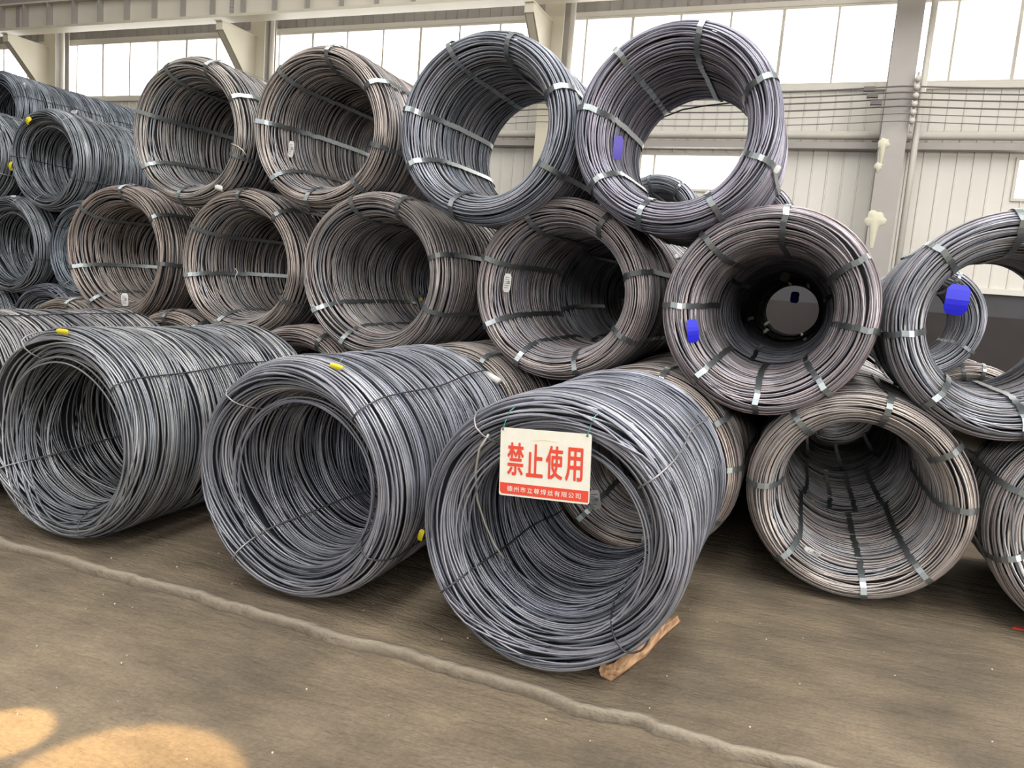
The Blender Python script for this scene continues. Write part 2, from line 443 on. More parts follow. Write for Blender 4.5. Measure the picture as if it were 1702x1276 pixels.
YB = 14.3
zb = 0.380 * YB + CAM_H
beam = empty('crane_beam', (0, YB, zb), kind='structure')
MB().box(XW0, 6, -0.19, 0.19, 0, 0.06).build('bottom_flange', M_FLANGE, beam)
MB().box(XW0, 6, -0.01, 0.01, 0.06, 0.62).build('web', M_BEAM, beam)
MB().box(XW0, 6, -0.17, 0.17, 0.62, 0.66).build('top_flange', M_BEAM, beam)
MB().box(XW0, 6, -0.05, 0.05, 0.66, 0.80).build('crane_rail', M_COLUMN, beam)
x = -1.415 * YB - 0.86 * 3
stiff = None
while x < 6:
    if stiff is None:
        stiff = MB().box(-0.012, 0.012, -0.17, -0.01, 0.06, 0.62).build('stiffener', M_COLUMN, beam)
        s = stiff
    else:
        s = stiff.copy(); scene.collection.objects.link(s); s.parent = beam
    s.location = (x, 0, 0)
    x += 0.86
for X in COLX[1:4]:
    b = MB().box(X - 0.05, X + 0.05, -0.03, -0.01, 0.06, 0.62)
    for j in range(7):
        for sx in (-0.035, 0.035):
            b.box(X + sx - 0.012, X + sx + 0.012, -0.045, -0.03, 0.10 + j * 0.075, 0.125 + j * 0.075)
    b.build('splice_plate', M_COLUMN, beam)
# roof truss piece above the beam and the hall roof edge
tr = empty('roof_beam', (0, 15.0, 8.9), kind='structure')
MB().box(XW0, 8, -0.1, 0.1, 0, 0.25).build('chord', M_COLUMN, tr)
for k, X in enumerate(COLX[:-1]):
    MB().tube([(X, 0, 0.1), (X + 2.2, -0.3, -1.1 + 0.2)], 0.05, 6).build('brace', M_COLUMN, tr)

# conductor cables
cabs = [(150, 0), (160.5, 1), (172, 2), (185, 3), (198, 4), (211, 5)]
labs = ['topmost dark conductor cable strung along the cream wall under the tall windows', 'second dark conductor cable below the topmost one',
        'third dark conductor cable from the top along the wall', 'fourth dark conductor cable from the top along the wall',
        'fifth cable from the top, thin, just above the rail tube', 'lowest thin cable strung right above the rail tube']
Xc4 = COLX[4]
for (py, k), lab in zip(cabs, labs):
    Yc = 15.05
    z0 = at(1310, py, Yc)[2]
    z1 = at(1502, 143 + (py - 150) * 0.95, Yc)[2]
    pts = []
    for X in np.linspace(COLX[2], COLX[5], 61):
        j = max(i for i in range(6) if COLX[i] <= X + 1e-6); j = min(j, 4)
        t = (X - COLX[j]) / (COLX[j + 1] - COLX[j])
        pts.append((X, 0, z1 - 4 * t * (1 - t) * 0.09))
    e = MB().tube([(a, b, c) for a, b, c in pts], 0.014 if k < 4 else 0.008, 5).build('conductor_cable', M_CABLE, smooth=True)
    e.location = (0, Yc, 0)
    tag(e, lab, 'cable', 'cables along the wall')
ins = empty('insulator_bracket', (Xc4 + 0.25, 15.1, at(1502, 170, 15.1)[2]), 'short bracket of dark round insulators beside the grey column', 'bracket')
MB().box(-0.02, 0.02, -0.02, 0.02, -0.5, 0.5).build('post', M_COLUMN, ins)
for j in range(6):
    MB().tube([(0, -0.07, 0.38 - j * 0.14), (0, 0.02, 0.38 - j * 0.14)], 0.05, 8).build('insulator', M_PIPE, ins, True)
for j, (px, py) in enumerate([(1445, 148), (1450, 159), (1456, 171)]):
    c = at(px, py, 15.0)
    o = MB().box(-0.09, 0.09, -0.04, 0.04, -0.035, 0.035).build('cable_clamp', M_CABLE)
    o.location = c
    tag(o, ['dark cable clamp on the topmost cable, left of the grey column', 'dark cable clamp on the second cable, left of the grey column',
            'dark cable clamp on the third cable, left of the grey column'][j], 'clamp', 'clamps on the cables')

# ------------------------------------------------------------------ wire coils
def profile(L, ri=0.425, ro=0.615, rt=0.555, cap=0.115, deep=0.30, n=400, swell=0.012):
    """closed (r, y) outline of the bundle's section, from the front tip over the outside to the back and back through the
    inside; the mouth is a funnel that narrows from rt at the tip to ri"""
    P = []
    for t in np.linspace(0, PI / 2, 24)[:-1]:
        P.append((rt + (ro - rt) * math.sin(t), -cap * math.cos(t) + 0.05 * math.sin(t)))
    yb = L - cap
    for y in np.linspace(0.05, yb - 0.05, 40):
        P.append((ro - swell * math.sin(PI * (y - .05) / (yb - .1)), y))
    for t in np.linspace(PI / 2, 0, 24)[1:]:
        P.append((rt + (ro - rt) * math.sin(t), yb + cap * math.cos(t) - 0.05 * math.sin(t)))
    for t in np.linspace(0, PI / 2, 24)[1:]:
        P.append((rt - (rt - ri) * math.sin(t), yb + cap - deep * (1 - math.cos(t))))
    for t in np.linspace(PI / 2, 0, 30)[:-1]:
        P.append((rt - (rt - ri) * math.sin(t), -cap + deep * (1 - math.cos(t))))
    P = np.array(P)
    d = np.r_[0, np.cumsum(np.hypot(*np.diff(np.r_[P, P[:1]], axis=0).T))]
    u = np.linspace(0, d[-1], n + 1)[:-1]
    Q = np.r_[P, P[:1]]
    r = np.interp(u, d, Q[:, 0]); y = np.interp(u, d, Q[:, 1])
    tr_ = np.roll(r, -1) - np.roll(r, 1); ty = np.roll(y, -1) - np.roll(y, 1)
    l = np.hypot(tr_, ty)
    return dict(u=u, per=d[-1], r=r, y=y, nr=ty / l, ny=-tr_ / l)
def sample(pf, u):
    u = np.mod(u, pf['per'])
    per = pf['per']
    uu = np.r_[pf['u'], per]
    g = lambda k: np.interp(u, uu, np.r_[pf[k], pf[k][:1]])
    return g('r'), g('y'), g('nr'), g('ny')

PAL = {
 'blue':  [(.360, .370, .405), (.400, .405, .420), (.290, .305, .340), (.480, .480, .490), (.190, .200, .220), (.380, .375, .400)],
 'brown': [(.430, .405, .385), (.400, .392, .390), (.345, .362, .390), (.500, .462, .428), (.215, .213, .220), (.420, .385, .378)],
 'grey':  [(.400, .395, .410), (.360, .370, .395), (.430, .395, .400), (.290, .300, .325), (.200, .205, .220), (.480, .460, .450)],
}
def wire_mesh(name, L, seed, pal, amp=0.03, prof=None, wr=0.0063, dens=1.0, seg=60, jump=0.25, nof=0.007):
    rg = np.random.default_rng(seed)
    pf = profile(L, **(prof or {}))
    per = pf['per']
    n1 = int(per / (2 * wr) * 0.83 * dens); n2 = int(n1 * 0.55)
    th = np.arange(seg) / seg * 2 * PI
    U, NO, TONE, WR = [], [], [], []
    ph = rg.uniform(0, 2 * PI, 3)
    cols = np.array(PAL[pal]) * 0.74
    tone0 = rg.integers(len(cols))
    for layer, n in ((1, n2), (0, n1)):
        a = rg.uniform(.6, 1, 3) * amp
        for i in range(n):
            if rg.random() < jump * 0.35:
                ph = ph + rg.normal(0, 0.9, 3); a = rg.uniform(.3, 1.1, 3) * amp
            ph = ph + rg.normal(0, .06, 3)
            u = (i + rg.normal(0, 0.35)) * per / n + a[0] * np.sin(th + ph[0]) + a[1] * .45 * np.sin(2 * th + ph[1]) + a[2] * .22 * np.sin(3 * th + ph[2]) + 0.011 * np.sin(th * rg.integers(1, 3) + rg.uniform(0, 6.28))
            no = (-0.017 if layer else 0.0) + rg.normal(0, nof * .45) + nof * rg.random() * np.sin(th * rg.integers(1, 4) + rg.uniform(0, 6.28))
            if not layer and rg.random() < 0.10: no = no + 0.006
            U.append(u); NO.append(np.clip(no, -0.03, 0.011))
            if rg.random() < 0.45: tone0 = rg.integers(len(cols))
            TONE.append(cols[tone0] * rg.uniform(.8, 1.2)); WR.append(wr * rg.uniform(.9, 1.05))
    U = np.array(U); NO = np.array(NO); TONE = np.array(TONE); WR = np.array(WR)
    r, y, nr, ny = sample(pf, U)
    # the whole coil is a little out of round, sagging low inside the front lip
    oor = 0.006 * np.sin(2 * th + rg.uniform(0, 6.28)) + 0.004 * np.sin(3 * th + rg.uniform(0, 6.28))
    r = r + nr * NO + oor[None, :]; y = y + ny * NO
    # loose inner loops that hang in the mouth
    e = 4 if pal == 'blue' else 0
    ex_r, ex_y = [], []
    rin = pf['r'].min()
    for i in range(e):
        rr = rin + 0.035 + rg.uniform(-.01, .02); sh = rg.uniform(.018, .045)
        rl = rr - sh + sh * np.cos(th - (-PI / 2 + rg.normal(0, .35)))
        rl = np.maximum(rl, rin - 0.035) 
        ex_r.append(rl); ex_y.append(-0.035 + 0.012 * i + 0.02 * np.sin(th + rg.uniform(0, 6.28)))
    if e:
        r = np.r_[r, ex_r]; y = np.r_[y, ex_y]
        TONE = np.r_[TONE, cols[rg.integers(len(cols), size=e)]]; WR = np.r_[WR, np.full(e, wr)]
    nl = len(r)
    S = 4
    q = np.arange(S) / S * 2 * PI + PI / 4
    R = r[:, :, None] + WR[:, None, None] * np.cos(q)
    Y = y[:, :, None] + WR[:, None, None] * np.sin(q)
    V = np.stack([R * np.cos(th)[None, :, None], Y, R * np.sin(th)[None, :, None]], -1).reshape(-1, 3)
    li, si, ki = np.meshgrid(np.arange(nl), np.arange(seg), np.arange(S), indexing='ij')
    idx = lambda s, k: (li * seg + (s % seg)) * S + (k % S)
    F = np.stack([idx(si, ki), idx(si, ki + 1), idx(si + 1, ki + 1), idx(si + 1, ki)], -1).reshape(-1, 4)
    nwf = len(F)
    C = np.repeat(TONE, seg * S, axis=0)
    # solid core, coloured near-black as the shade between the wires
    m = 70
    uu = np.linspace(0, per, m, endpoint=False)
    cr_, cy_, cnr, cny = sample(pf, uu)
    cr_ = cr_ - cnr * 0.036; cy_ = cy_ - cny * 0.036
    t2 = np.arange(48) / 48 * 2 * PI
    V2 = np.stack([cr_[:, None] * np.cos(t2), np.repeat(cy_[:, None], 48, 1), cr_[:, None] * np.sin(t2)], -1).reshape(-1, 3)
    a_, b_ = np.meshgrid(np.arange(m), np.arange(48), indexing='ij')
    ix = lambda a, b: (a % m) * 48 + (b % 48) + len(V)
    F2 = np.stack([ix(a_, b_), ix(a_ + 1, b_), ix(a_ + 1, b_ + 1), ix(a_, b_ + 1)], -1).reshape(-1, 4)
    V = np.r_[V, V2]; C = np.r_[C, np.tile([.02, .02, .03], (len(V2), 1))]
    F = np.r_[F, F2]
    me = bpy.data.meshes.new(name)
    me.vertices.add(len(V)); me.vertices.foreach_set('co', V.astype(np.float32).ravel())
    me.loops.add(F.size); me.loops.foreach_set('vertex_index', F.astype(np.int32).ravel())
    me.polygons.add(len(F)); me.polygons.foreach_set('loop_start', np.arange(0, F.size, 4, dtype=np.int32))
    me.polygons.foreach_set('loop_total', np.full(len(F), 4, np.int32))
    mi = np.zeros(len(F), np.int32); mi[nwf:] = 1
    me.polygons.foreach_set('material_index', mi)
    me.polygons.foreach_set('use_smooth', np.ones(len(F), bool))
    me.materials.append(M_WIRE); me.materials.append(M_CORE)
    me.update(calc_edges=True)
    ca = me.color_attributes.new('tone', 'FLOAT_COLOR', 'POINT')
    ca.data.foreach_set('color', np.c_[C, np.ones(len(C))].astype(np.float32).ravel())
    me.validate()
    return me, pf

def strap_mesh(name, pf, width, mat, thick=0.0022, off=0.016, slack=0.0, seed=0):
    """flat steel strap passed once around the bundle's section, in the plane angle = 0"""
    rg = random.Random(seed)
    n = 120
    u = np.linspace(0, pf['per'], n, endpoint=False)
    r, y, nr, ny = sample(pf, u)
    L = y.max()
    pull = np.where(nr < -0.5, 0.0, 0.0)
    r = r + nr * off; y = y + ny * off
    tz = np.array([0.012 * math.sin(2 * PI * i / n + rg.uniform(0, 1)) for i in range(n)])
    V, F = [], []
    for i in range(n):
        for s, w in ((-.5, 0), (.5, 0), (.5, 1), (-.5, 1)):
            V.append((r[i] + nr[i] * thick * w, y[i] + ny[i] * thick * w, s * width + tz[i]))
    for i in range(n):
        j = (i + 1) % n
        for k in range(4):
            k2 = (k + 1) % 4
            F.append((i * 4 + k, i * 4 + k2, j * 4 + k2, j * 4 + k))
    me = bpy.data.meshes.new(name)
    me.from_pydata(V, [], F); me.materials.append(mat)
    return me
def tie_mesh(name, pf, rad, mat, off=0.017, seed=0):
    rg = random.Random(seed); n = 110
    u = np.linspace(0, pf['per'], n, endpoint=False)
    r, y, nr, ny = sample(pf, u)
    r = r + nr * off; y = y + ny * off
    a, b = rg.uniform(0, 6), rg.uniform(0, 6)
    V, F = [], []
    for i in range(n):
        z = 0.03 * math.sin(2 * PI * i / n + a) + 0.006 * math.sin(8 * PI * i / n + b)
        for k in range(5):
            q = 2 * PI * k / 5
            V.append((r[i] + nr[i] * rad * math.cos(q), y[i] + ny[i] * rad * math.cos(q), z + rad * math.sin(q)))
    for i in range(n):
        for k in range(5):
            F.append((i * 5 + k, i * 5 + (k + 1) % 5, ((i + 1) % n) * 5 + (k + 1) % 5, ((i + 1) % n) * 5 + k))
    me = bpy.data.meshes.new(name)
    me.from_pydata(V, [], F); me.materials.append(mat)
    me.polygons.foreach_set('use_smooth', [True] * len(me.polygons))
    return me

KIND = {}
def kind(key, L, seed, pal, strap=True, **kw):
    me, pf = wire_mesh('wound_wire', L, seed, pal, **kw)
    if strap:
        bands = [strap_mesh('steel_strap', pf, 0.034, M_STRAP, seed=seed)]
    else:
        bands = [tie_mesh('tie_wire', pf, 0.0045, M_TIE if i % 2 == 0 else M_TIE_DARK, seed=seed + i) for i in range(2)]
    seal = None
    KIND[key] = dict(me=me, pf=pf, bands=bands, L=L, strap=strap, p=kw.get('prof', {}))
kind('s1', 1.22, 11, 'grey', amp=0.030, prof=dict(ri=0.425, ro=0.612, rt=0.54, cap=0.12, deep=0.34))
kind('s4', 1.42, 14, 'grey', amp=0.030, prof=dict(ri=0.405, ro=0.612, rt=0.545, cap=0.12, deep=0.40))
kind('s5', 1.50, 15, 'grey', amp=0.030, prof=dict(ri=0.375, ro=0.612, rt=0.52, cap=0.12, deep=0.40))
kind('s2', 1.45, 12, 'brown', amp=0.034, prof=dict(ri=0.425, ro=0.612, rt=0.545, cap=0.12, deep=0.34))
kind('s3', 1.45, 13, 'brown', amp=0.036, prof=dict(ri=0.435, ro=0.612, rt=0.56, cap=0.11, deep=0.30))
kind('w1', 1.55, 21, 'blue', False, amp=0.075, prof=dict(ri=0.455, ro=0.612, rt=0.57, cap=0.09, deep=0.25), jump=0.4, nof=0.013, wr=0.0057)
kind('w2', 1.40, 22, 'blue', False, amp=0.070, prof=dict(ri=0.43, ro=0.612, rt=0.55, cap=0.12, deep=0.34), jump=0.4, nof=0.012, wr=0.0057)
kind('w3', 1.50, 23, 'blue', False, amp=0.060, prof=dict(ri=0.43, ro=0.612, rt=0.55, cap=0.12, deep=0.34), jump=0.35, nof=0.010, wr=0.0057)

R0 = 0.628
CYAN = (1, 1, 1)
COILS = []
def coil(k, X, Y, Z, angles, label, group, tint=(1, 1, 1), yaw=0.0, px=None, flip=False):
    """Y: where the front lip meets the barrel. angles: degrees round the axis; px: photo pixels where bands cross the lip"""
    K = KIND[k]; COILS.append((X, Y, Z, K['p']))
    name = 'strapped_wire_coil' if K['strap'] else 'tied_wire_coil'
    t = empty(name, (X, Y, Z - R0), label, 'wire coil', group)
    t.rotation_euler = (0, 0, math.radians(yaw))
    w = bpy.data.objects.new('wound_wire', K['me']); link(w, t)
    w.location = (0, 0, R0); w.color = (*tint, 1)
    if flip: w.rotation_euler = (0, PI, 0) if False else (0, 0, 0)
    ang = [math.radians(a) for a in (angles or [])]
    for (x, y) in (px or []):
        p = at(x, y, Y - 0.08)
        ang.append(math.atan2(p[2] - Z, p[0] - X))
    for i, a in enumerate(ang):
        s = bpy.data.objects.new('steel_strap' if K['strap'] else 'tie_wire', K['bands'][i % len(K['bands'])])
        link(s, t); s.location = (0, 0, R0); s.rotation_euler = (0, -a, 0)
    return t
EVEN8 = [10, 55, 100, 145, 190, 235, 280, 325]
TOPG, MIDG, BOTG, FRG = 'strapped coils on the top tier', 'strapped coils on the middle tier', 'strapped coils on the bottom tier', 'wire-tied coils lying in front of the stack'
LVG = (1.02, 1.0, 1.10)
# top tier
coil('s2', -4.95, 5.12, 2.735, None, 'brown-grey strapped wire coil at the far left end of the strapped top tier', TOPG,
     px=[(350, 113), (287, 125), (400, 160), (241, 187), (250, 273), (300, 335), (408, 267)])
coil('s2', -3.60, 5.03, 2.745, None, 'brownish strapped coil on top tier with a narrow white tag hanging from its inner strap', TOPG, (1.04, .99, .98),
     px=[(550, 90), (472, 120), (436, 202), (453, 303), (512, 342), (597, 312), (612, 148), (625, 243)])
coil('s1', -2.12, 4.72, 2.69, None, 'untagged slate grey strapped coil on top tier, cream column visible through its hole', TOPG, (.92, .99, 1.10),
     px=[(757, 95), (848, 75), (925, 150), (690, 184), (692, 270), (752, 345), (915, 283)])
coil('s1', -0.88, 4.70, 2.69, None, 'slate grey strapped coil on top tier with purple tag, bright window through its hole', TOPG, (.98, .97, 1.14),
     px=[(1035, 95), (1163, 62), (1252, 142), (970, 178), (983, 307), (1058, 372), (1187, 347), (1255, 262)])
# middle tier
coil('s3', -5.85, 5.22, 1.69, None, 'rust-brown strapped coil with white card tag at the left end of the strapped middle tier', MIDG, (1.12, 1.02, .96),
     px=[(205, 318), (146, 352), (262, 360), (132, 440), (155, 500), (300, 446)])
coil('s2', -4.38, 5.12, 1.685, None, 'brown-grey strapped coil with wire hook on its dark inner strap, second on middle tier', MIDG, (1.06, 1.0, .98),
     px=[(402, 328), (335, 382), (470, 352), (325, 454), (363, 547), (497, 517)])
coil('s3', -3.03, 4.96, 1.68, None, 'brown-grey strapped coil on middle tier below and between the second and third top coils', MIDG, (1.02, .98, .98),
     px=[(590, 343), (665, 343), (745, 422), (525, 515), (565, 582), (745, 535)])
coil('s2', -1.58, 4.95, 1.68, None, 'purplish brown strapped coil on middle tier, white printed tag at its inner edge', MIDG, (1.0, .95, 1.0),
     px=[(880, 357), (1005, 370), (811, 427), (803, 542), (857, 605), (1075, 453), (1045, 568), (958, 618)])
coil('s4', -0.23, 4.77, 1.655, None, 'strapped coil on middle tier with a small deep blue tag and a tunnel-like hole behind', MIDG, (1.05, .98, 1.02),
     px=[(1180, 402), (1305, 370), (1420, 440), (1110, 505), (1150, 632), (1253, 685), (1372, 650), (1440, 550)])
coil('s4', 1.03, 4.80, 1.68, None, 'strapped coil cut by the right picture edge on middle tier, bright blue square tag inside', MIDG, (.96, 1.0, 1.08),
     px=[(1578, 430), (1700, 350), (1500, 553), (1555, 658), (1698, 670)])
# bottom tier
coil('s2', 0.39, 4.80, R0, None, 'tan-brown strapped coil on the floor right of the signed coil, wide open mouth', BOTG, (1.06, 1.02, 1.02),
     px=[(1335, 705), (1475, 688), (1590, 750), (1262, 802), (1303, 918), (1433, 988), (1540, 962), (1612, 850)])
coil('s4', 1.67, 4.80, R0, [160, 200, 245, 290, 335, 20, 70, 115], 'pale grey strapped coil on the floor cut by the right picture edge', BOTG, (1.15, 1.12, 1.10))
coil('s2', -0.89, 4.80, R0, [5, 35, 80, 130, 180, 230, 280, 330], 'strapped coil on the floor hidden behind the signed coil, rusty side showing at its right', BOTG, (1.05, .98, .95))
coil('s3', -2.30, 4.92, R0, [20, 65, 110, 155], 'strapped coil on the floor behind the middle front coil, only its crown showing', BOTG, (1.08, 1.02, .98))
coil('s3', -3.72, 5.02, R0, [20, 65, 125, 155], 'strapped floor coil whose brown crown shows above the leftmost front coil body', BOTG, (1.08, .98, .95))
coil('s2', -5.12, 5.16, R0, [20, 60, 95, 155], 'strapped floor coil peeking between the two left brown middle-tier coils', BOTG, (1.08, 1.0, .95))
coil('s3', -6.55, 5.24, R0, [25, 80, 120, 155], 'tan strapped floor coil crown left of the leftmost strapped middle-tier coil', BOTG, (1.15, 1.08, 1.0))
# front row, tied with wire
coil('w2', -0.935, 3.10, R0, None, 'loose dark grey wire-tied coil with the white and red sign hung on it', FRG, (.97, .99, 1.08),
     px=[(798, 712), (745, 985), (1092, 785), (1048, 1068)])
coil('w3', -2.29, 3.16, R0, None, 'wire-tied dark grey coil in the middle of the front row, yellow tag on top', FRG, (.97, .99, 1.06),
     px=[(398, 678), (592, 680), (408, 920), (640, 925)])
coil('w1', -3.90, 3.12, R0, None, 'wire-tied grey coil at the left of the front row showing its long ribbed side', FRG, (1.0, 1.02, 1.02),
     px=[(52, 585), (163, 665), (0, 772), (140, 888)])
coil('w1', -5.22, 3.20, R0, [20, 70, 110, 200], 'wire-tied coil cut by the left picture edge, only its ribbed top showing behind', FRG, (1.05, 1.02, 1.0))
# left bank of wire-tied coils
LG = 'bluish wire-tied coils of the left bank'
BL = (.92, .99, 1.03)
coil('w3', -8.97, 6.92, 2.775, None, 'blue-grey tied coil nearest the strapped stack on third tier, white label on its crown', LG, BL, px=[(110, 195), (147, 303), (65, 340), (30, 265)])
coil('w2', -10.25, 6.92, 2.775, [-20, 60, 130, 230], 'blue-grey tied coil cut by left picture edge with two yellow tags', LG, BL)
coil('w3', -9.62, 6.90, 1.70, [75, -12, 200, 280], 'blue-grey tied coil below and between the two third-tier coils of the left bank', LG, BL)
coil('w2', -8.36, 6.95, 1.70, [60, 150, 240, 320], 'blue-grey tied coil half hidden behind the leftmost brown strapped coil', LG, (.84, .96, 1.05))
coil('w2', -9.0, 6.9, R0, [60, 110, 150], 'dark tied floor coil of the left bank, crown showing above the ribbed front coil', LG, (.8, .85, .98))
coil('w3', -10.25, 6.9, R0, [45, 110, 150], 'tied floor coil of the left bank at the very left edge of the view', LG, BL)
coil('w3', -7.72, 7.0, R0, [60, 110, 150], 'tied floor coil at the right foot of the left bank, beside the tan crown', LG, (.85, .93, 1.0))
# second rank of the left bank, four tiers high
LG2 = 'tall rear rank of the left bank'
coil('w1', -12.52, 8.72, 3.82, [100, 20, 200], 'topmost blue-grey tied coil at upper left with small white label on its barrel', LG2, (.80, .88, .96))
coil('w3', -13.80, 8.66, 3.82, [100, 0, 200], 'topmost tied coil cut by the upper left picture edge', LG2, (.86, .88, .96))
coil('w2', -12.50, 10.40, 3.82, [100, 20, 200], 'topmost tied coil behind, its barrel crossing in front of the windows', LG2, (.80, .92, 1.0))
HID = 'coils of the rear ranks carrying the upper coils'
HL = 'wire coil deep in the rear ranks, almost wholly hidden behind the nearer coils'
def hid(k, X, Y, Z, ang, tint=(1, 1, 1)):
    coil(k, X, Y, Z, ang, HL, HID, tint)
for X in (-11.88, -13.16):
    hid('w3', X, 8.75, 2.76, [45, 135], BL)
    hid('w2', X, 10.4, 2.76, [45, 135], BL)
for X in (-11.25, -12.52, -13.80):
    hid('w3', X, 8.75, 1.68, [45, 135], BL)
for X in (-10.62, -11.88, -13.16):
    hid('w3', X, 8.75, R0, [45, 135], BL)
# rear ranks behind the strapped stack
coil('s5', -0.23, 6.32, 1.655, [20, 150, 250], 'second coil in line inside the tunnel behind the blue-tagged middle coil', 'coils in line behind', (.9, .92, 1.0))
coil('s5', -0.23, 7.85, 1.655, [200, 310], 'third coil in line inside the tunnel behind the blue-tagged middle coil', 'coils in line behind', (.9, .92, 1.0))
coil('s5', -0.23, 9.38, 1.655, [60, 230], 'fourth coil in line inside the tunnel behind the blue-tagged middle coil', 'coils in line behind', (.9, .92, 1.0))
coil('s5', -0.23, 10.92, 1.655, [100, 215, 300], 'last coil at the far end of the tunnel behind the blue-tagged middle coil', 'coils in line behind', (.9, .92, 1.0))
coil('s2', 0.39, 6.34, R0, [15, 60, 105, 235, 262, 285, 310], 'second floor coil seen inside the wide open tan-brown coil, yellow tag at its rim', 'coils in line behind', (.92, .92, .95))
coil('s2', 0.39, 7.90, R0, EVEN8, 'third floor coil seen deep inside the wide open tan-brown coil', 'coils in line behind', (.92, .92, .95))
coil('s2', -0.89, 6.36, R0, EVEN8, 'floor coil seen dimly through the signed coil and the one behind it', 'coils in line behind', (.95, .92, .95))
coil('s2', -1.60, 6.55, 1.68, [-15, 35, 130, 200, 250, 300], 'coil in line behind the purplish middle coil, grey tag inside', 'coils in line behind', (.9, .92, 1.0))
coil('s2', -3.05, 6.60, 1.68, [15, 75, 135, 200, 250], 'coil in line behind the third middle-tier coil, dimly seen through its hole', 'coils in line behind', (.9, .92, 1.0))
RG = 'rear rank coils by the back wall'
coil('s4', -2.10, 10.4, 2.70, EVEN8, 'small distant strapped coil seen low through the hole of the window-lit top coil', RG, (.9, .97, 1.08))
coil('s4', -0.88, 10.4, 2.66, EVEN8, 'distant strapped coil peeking right of the window-lit top coil', RG, (.95, .97, 1.05))
coil('s4', -3.50, 10.3, 2.70, EVEN8, 'distant strapped coil seen at the foot of the hole before the cream column', RG, (.9, .97, 1.05))
coil('s4', 1.16, 9.4, 1.66, [60, 200, 330, 290], 'distant coil seen through the hole of the blue-square-tagged coil', RG, (.92, .98, 1.08))
coil('s2', 1.78, 9.5, R0, [55, 85, 105, 125, 150], 'distant floor coil with yellow tag in its mouth, below the distant middle-tier coil', RG, (1.05, 1.0, 1.0))
coil('w3', 2.72, 8.0, R0, [100, 135, 60], 'floor coil at the right picture edge behind the blue-square-tagged coil', RG, (.95, 1.0, 1.05))
for X in (-4.1, -2.78, -1.50): hid('s4', X, 10.35, 1.68, EVEN8[:4])
for X in (0.42, -0.86, -2.12, -3.45, -4.75): hid('s4', X, 10.35, R0, EVEN8[:4])
for X in (-2.35, -3.75): hid('s2', X, 6.55, R0, EVEN8[:4])
hid('s4', -1.60, 8.15, 1.68, EVEN8[:4]); hid('s4', -2.35, 8.15, R0, EVEN8[:4])
hid('s4', -0.86, 7.88, R0, EVEN8[:4]); hid('s4', 1.75, 11.0 - 0.0, R0, EVEN8[:4])

# ------------------------------------------------------------------ tags
def card(name, px, py, Y, w, h, mat, label, cat, group, tilt=0.0, yaw=0.0, pitch=0.0, curl=0.02, printed=False, wire=True):
    c = at(px, py, Y)
    t = empty(name, c, label, cat, group)
    t.rotation_euler = (math.radians(pitch), math.radians(tilt), math.radians(yaw))
    V, F, mi = [], [], []
    n = 6
    for i in range(n + 1):
        v = i / n
        cx_ = 0.18 * w if i in (0, n) else 0
        yy = -curl * math.sin(PI * v)
        for s in (0, 1):
            V += [(-w / 2 + cx_, yy + s * 0.0015, h / 2 - v * h), (w / 2 - cx_, yy + s * 0.0015, h / 2 - v * h)]
    for i in range(n):
        a = i * 4; b = a + 4
        F += [(a, b, b + 1, a + 1), (a + 2, a + 3, b + 3, b + 2), (a, a + 2, b + 2, b), (a + 1, b + 1, b + 3, a + 3)]
    F += [(0, 1, 3, 2), (n * 4, n * 4 + 2, n * 4 + 3, n * 4 + 1)]
    mesh_obj('card', V, F, mat, t)
    if printed:
        b = MB(); rg = random.Random(int(px))
        for k in range(6):
            z = h * (0.30 - 0.11 * k); yy = -curl * math.sin(PI * (0.5 - z / h)) - 0.002
            b.box(-w * 0.36, w * rg.uniform(0.0, 0.36), yy - 0.0006, yy, z - h * 0.016, z + h * 0.016)
        b.box(w * 0.02, w * 0.34, -curl - 0.003, -curl - 0.002, -h * 0.05, h * 0.12)
        b.build('print', M_PRINT, t)
    if wire:
        MB().tube([(0, 0, h / 2 - 0.01), (0.004, 0.0, h / 2 + 0.02), (0, 0.01, h / 2 + 0.045)], 0.0012, 4).build('hanging_wire', M_TIE, t)
    return t
def coil_near(X, Y):
    return min(COILS, key=lambda c: (c[0] - X) ** 2 + (c[1] - Y) ** 2)
def in_mouth(px, py, X, Y, Z, gap=0.02):
    """the depth at which the line of sight meets the inner windings of the coil standing at X, Y, Z"""
    c = min(COILS, key=lambda c: (c[0] - X) ** 2 + (c[1] - Y) ** 2 + (c[2] - Z) ** 2); p = c[3]
    y = -p['cap']
    while y < 1.3:
        P = at(px, py, c[1] + y)
        q = min(1.0, (y + p['cap']) / p['deep'])
        r = p['rt'] - (p['rt'] - p['ri']) * math.sin(math.acos(1 - q))
        if math.hypot(P[0] - c[0], P[2] - c[2]) > r - gap: break
        y += 0.01
    return c[1] + y
def on_barrel(px, py, X, Y, Z, gap=0.012):
    c = min(COILS, key=lambda c: (c[0] - X) ** 2 + (c[1] - Y) ** 2 + (c[2] - Z) ** 2); p = c[3]
    y = -p['cap']
    while y < 1.3:
        P = at(px, py, c[1] + y)
        r = p['ro'] if y > 0.05 else p['rt'] + (p['ro'] - p['rt']) * math.sin(math.acos(max(-1, min(1, -y / p['cap']))))
        if math.hypot(P[0] - c[0], P[2] - c[2]) < r + gap: break
        y += 0.01
    return c[1] + y
WT, YT, BT = 'white card tags', 'yellow plastic tags', 'blue plastic tags'
card('card_tag', 484, 248, in_mouth(484, 248, -3.6, 5.03, 2.745, 0.04), .042, .125, M_PAPER, 'narrow white printed tag hanging from the inner strap of the second top coil', 'tag', WT, 3, 25, 0, .006, printed=True)
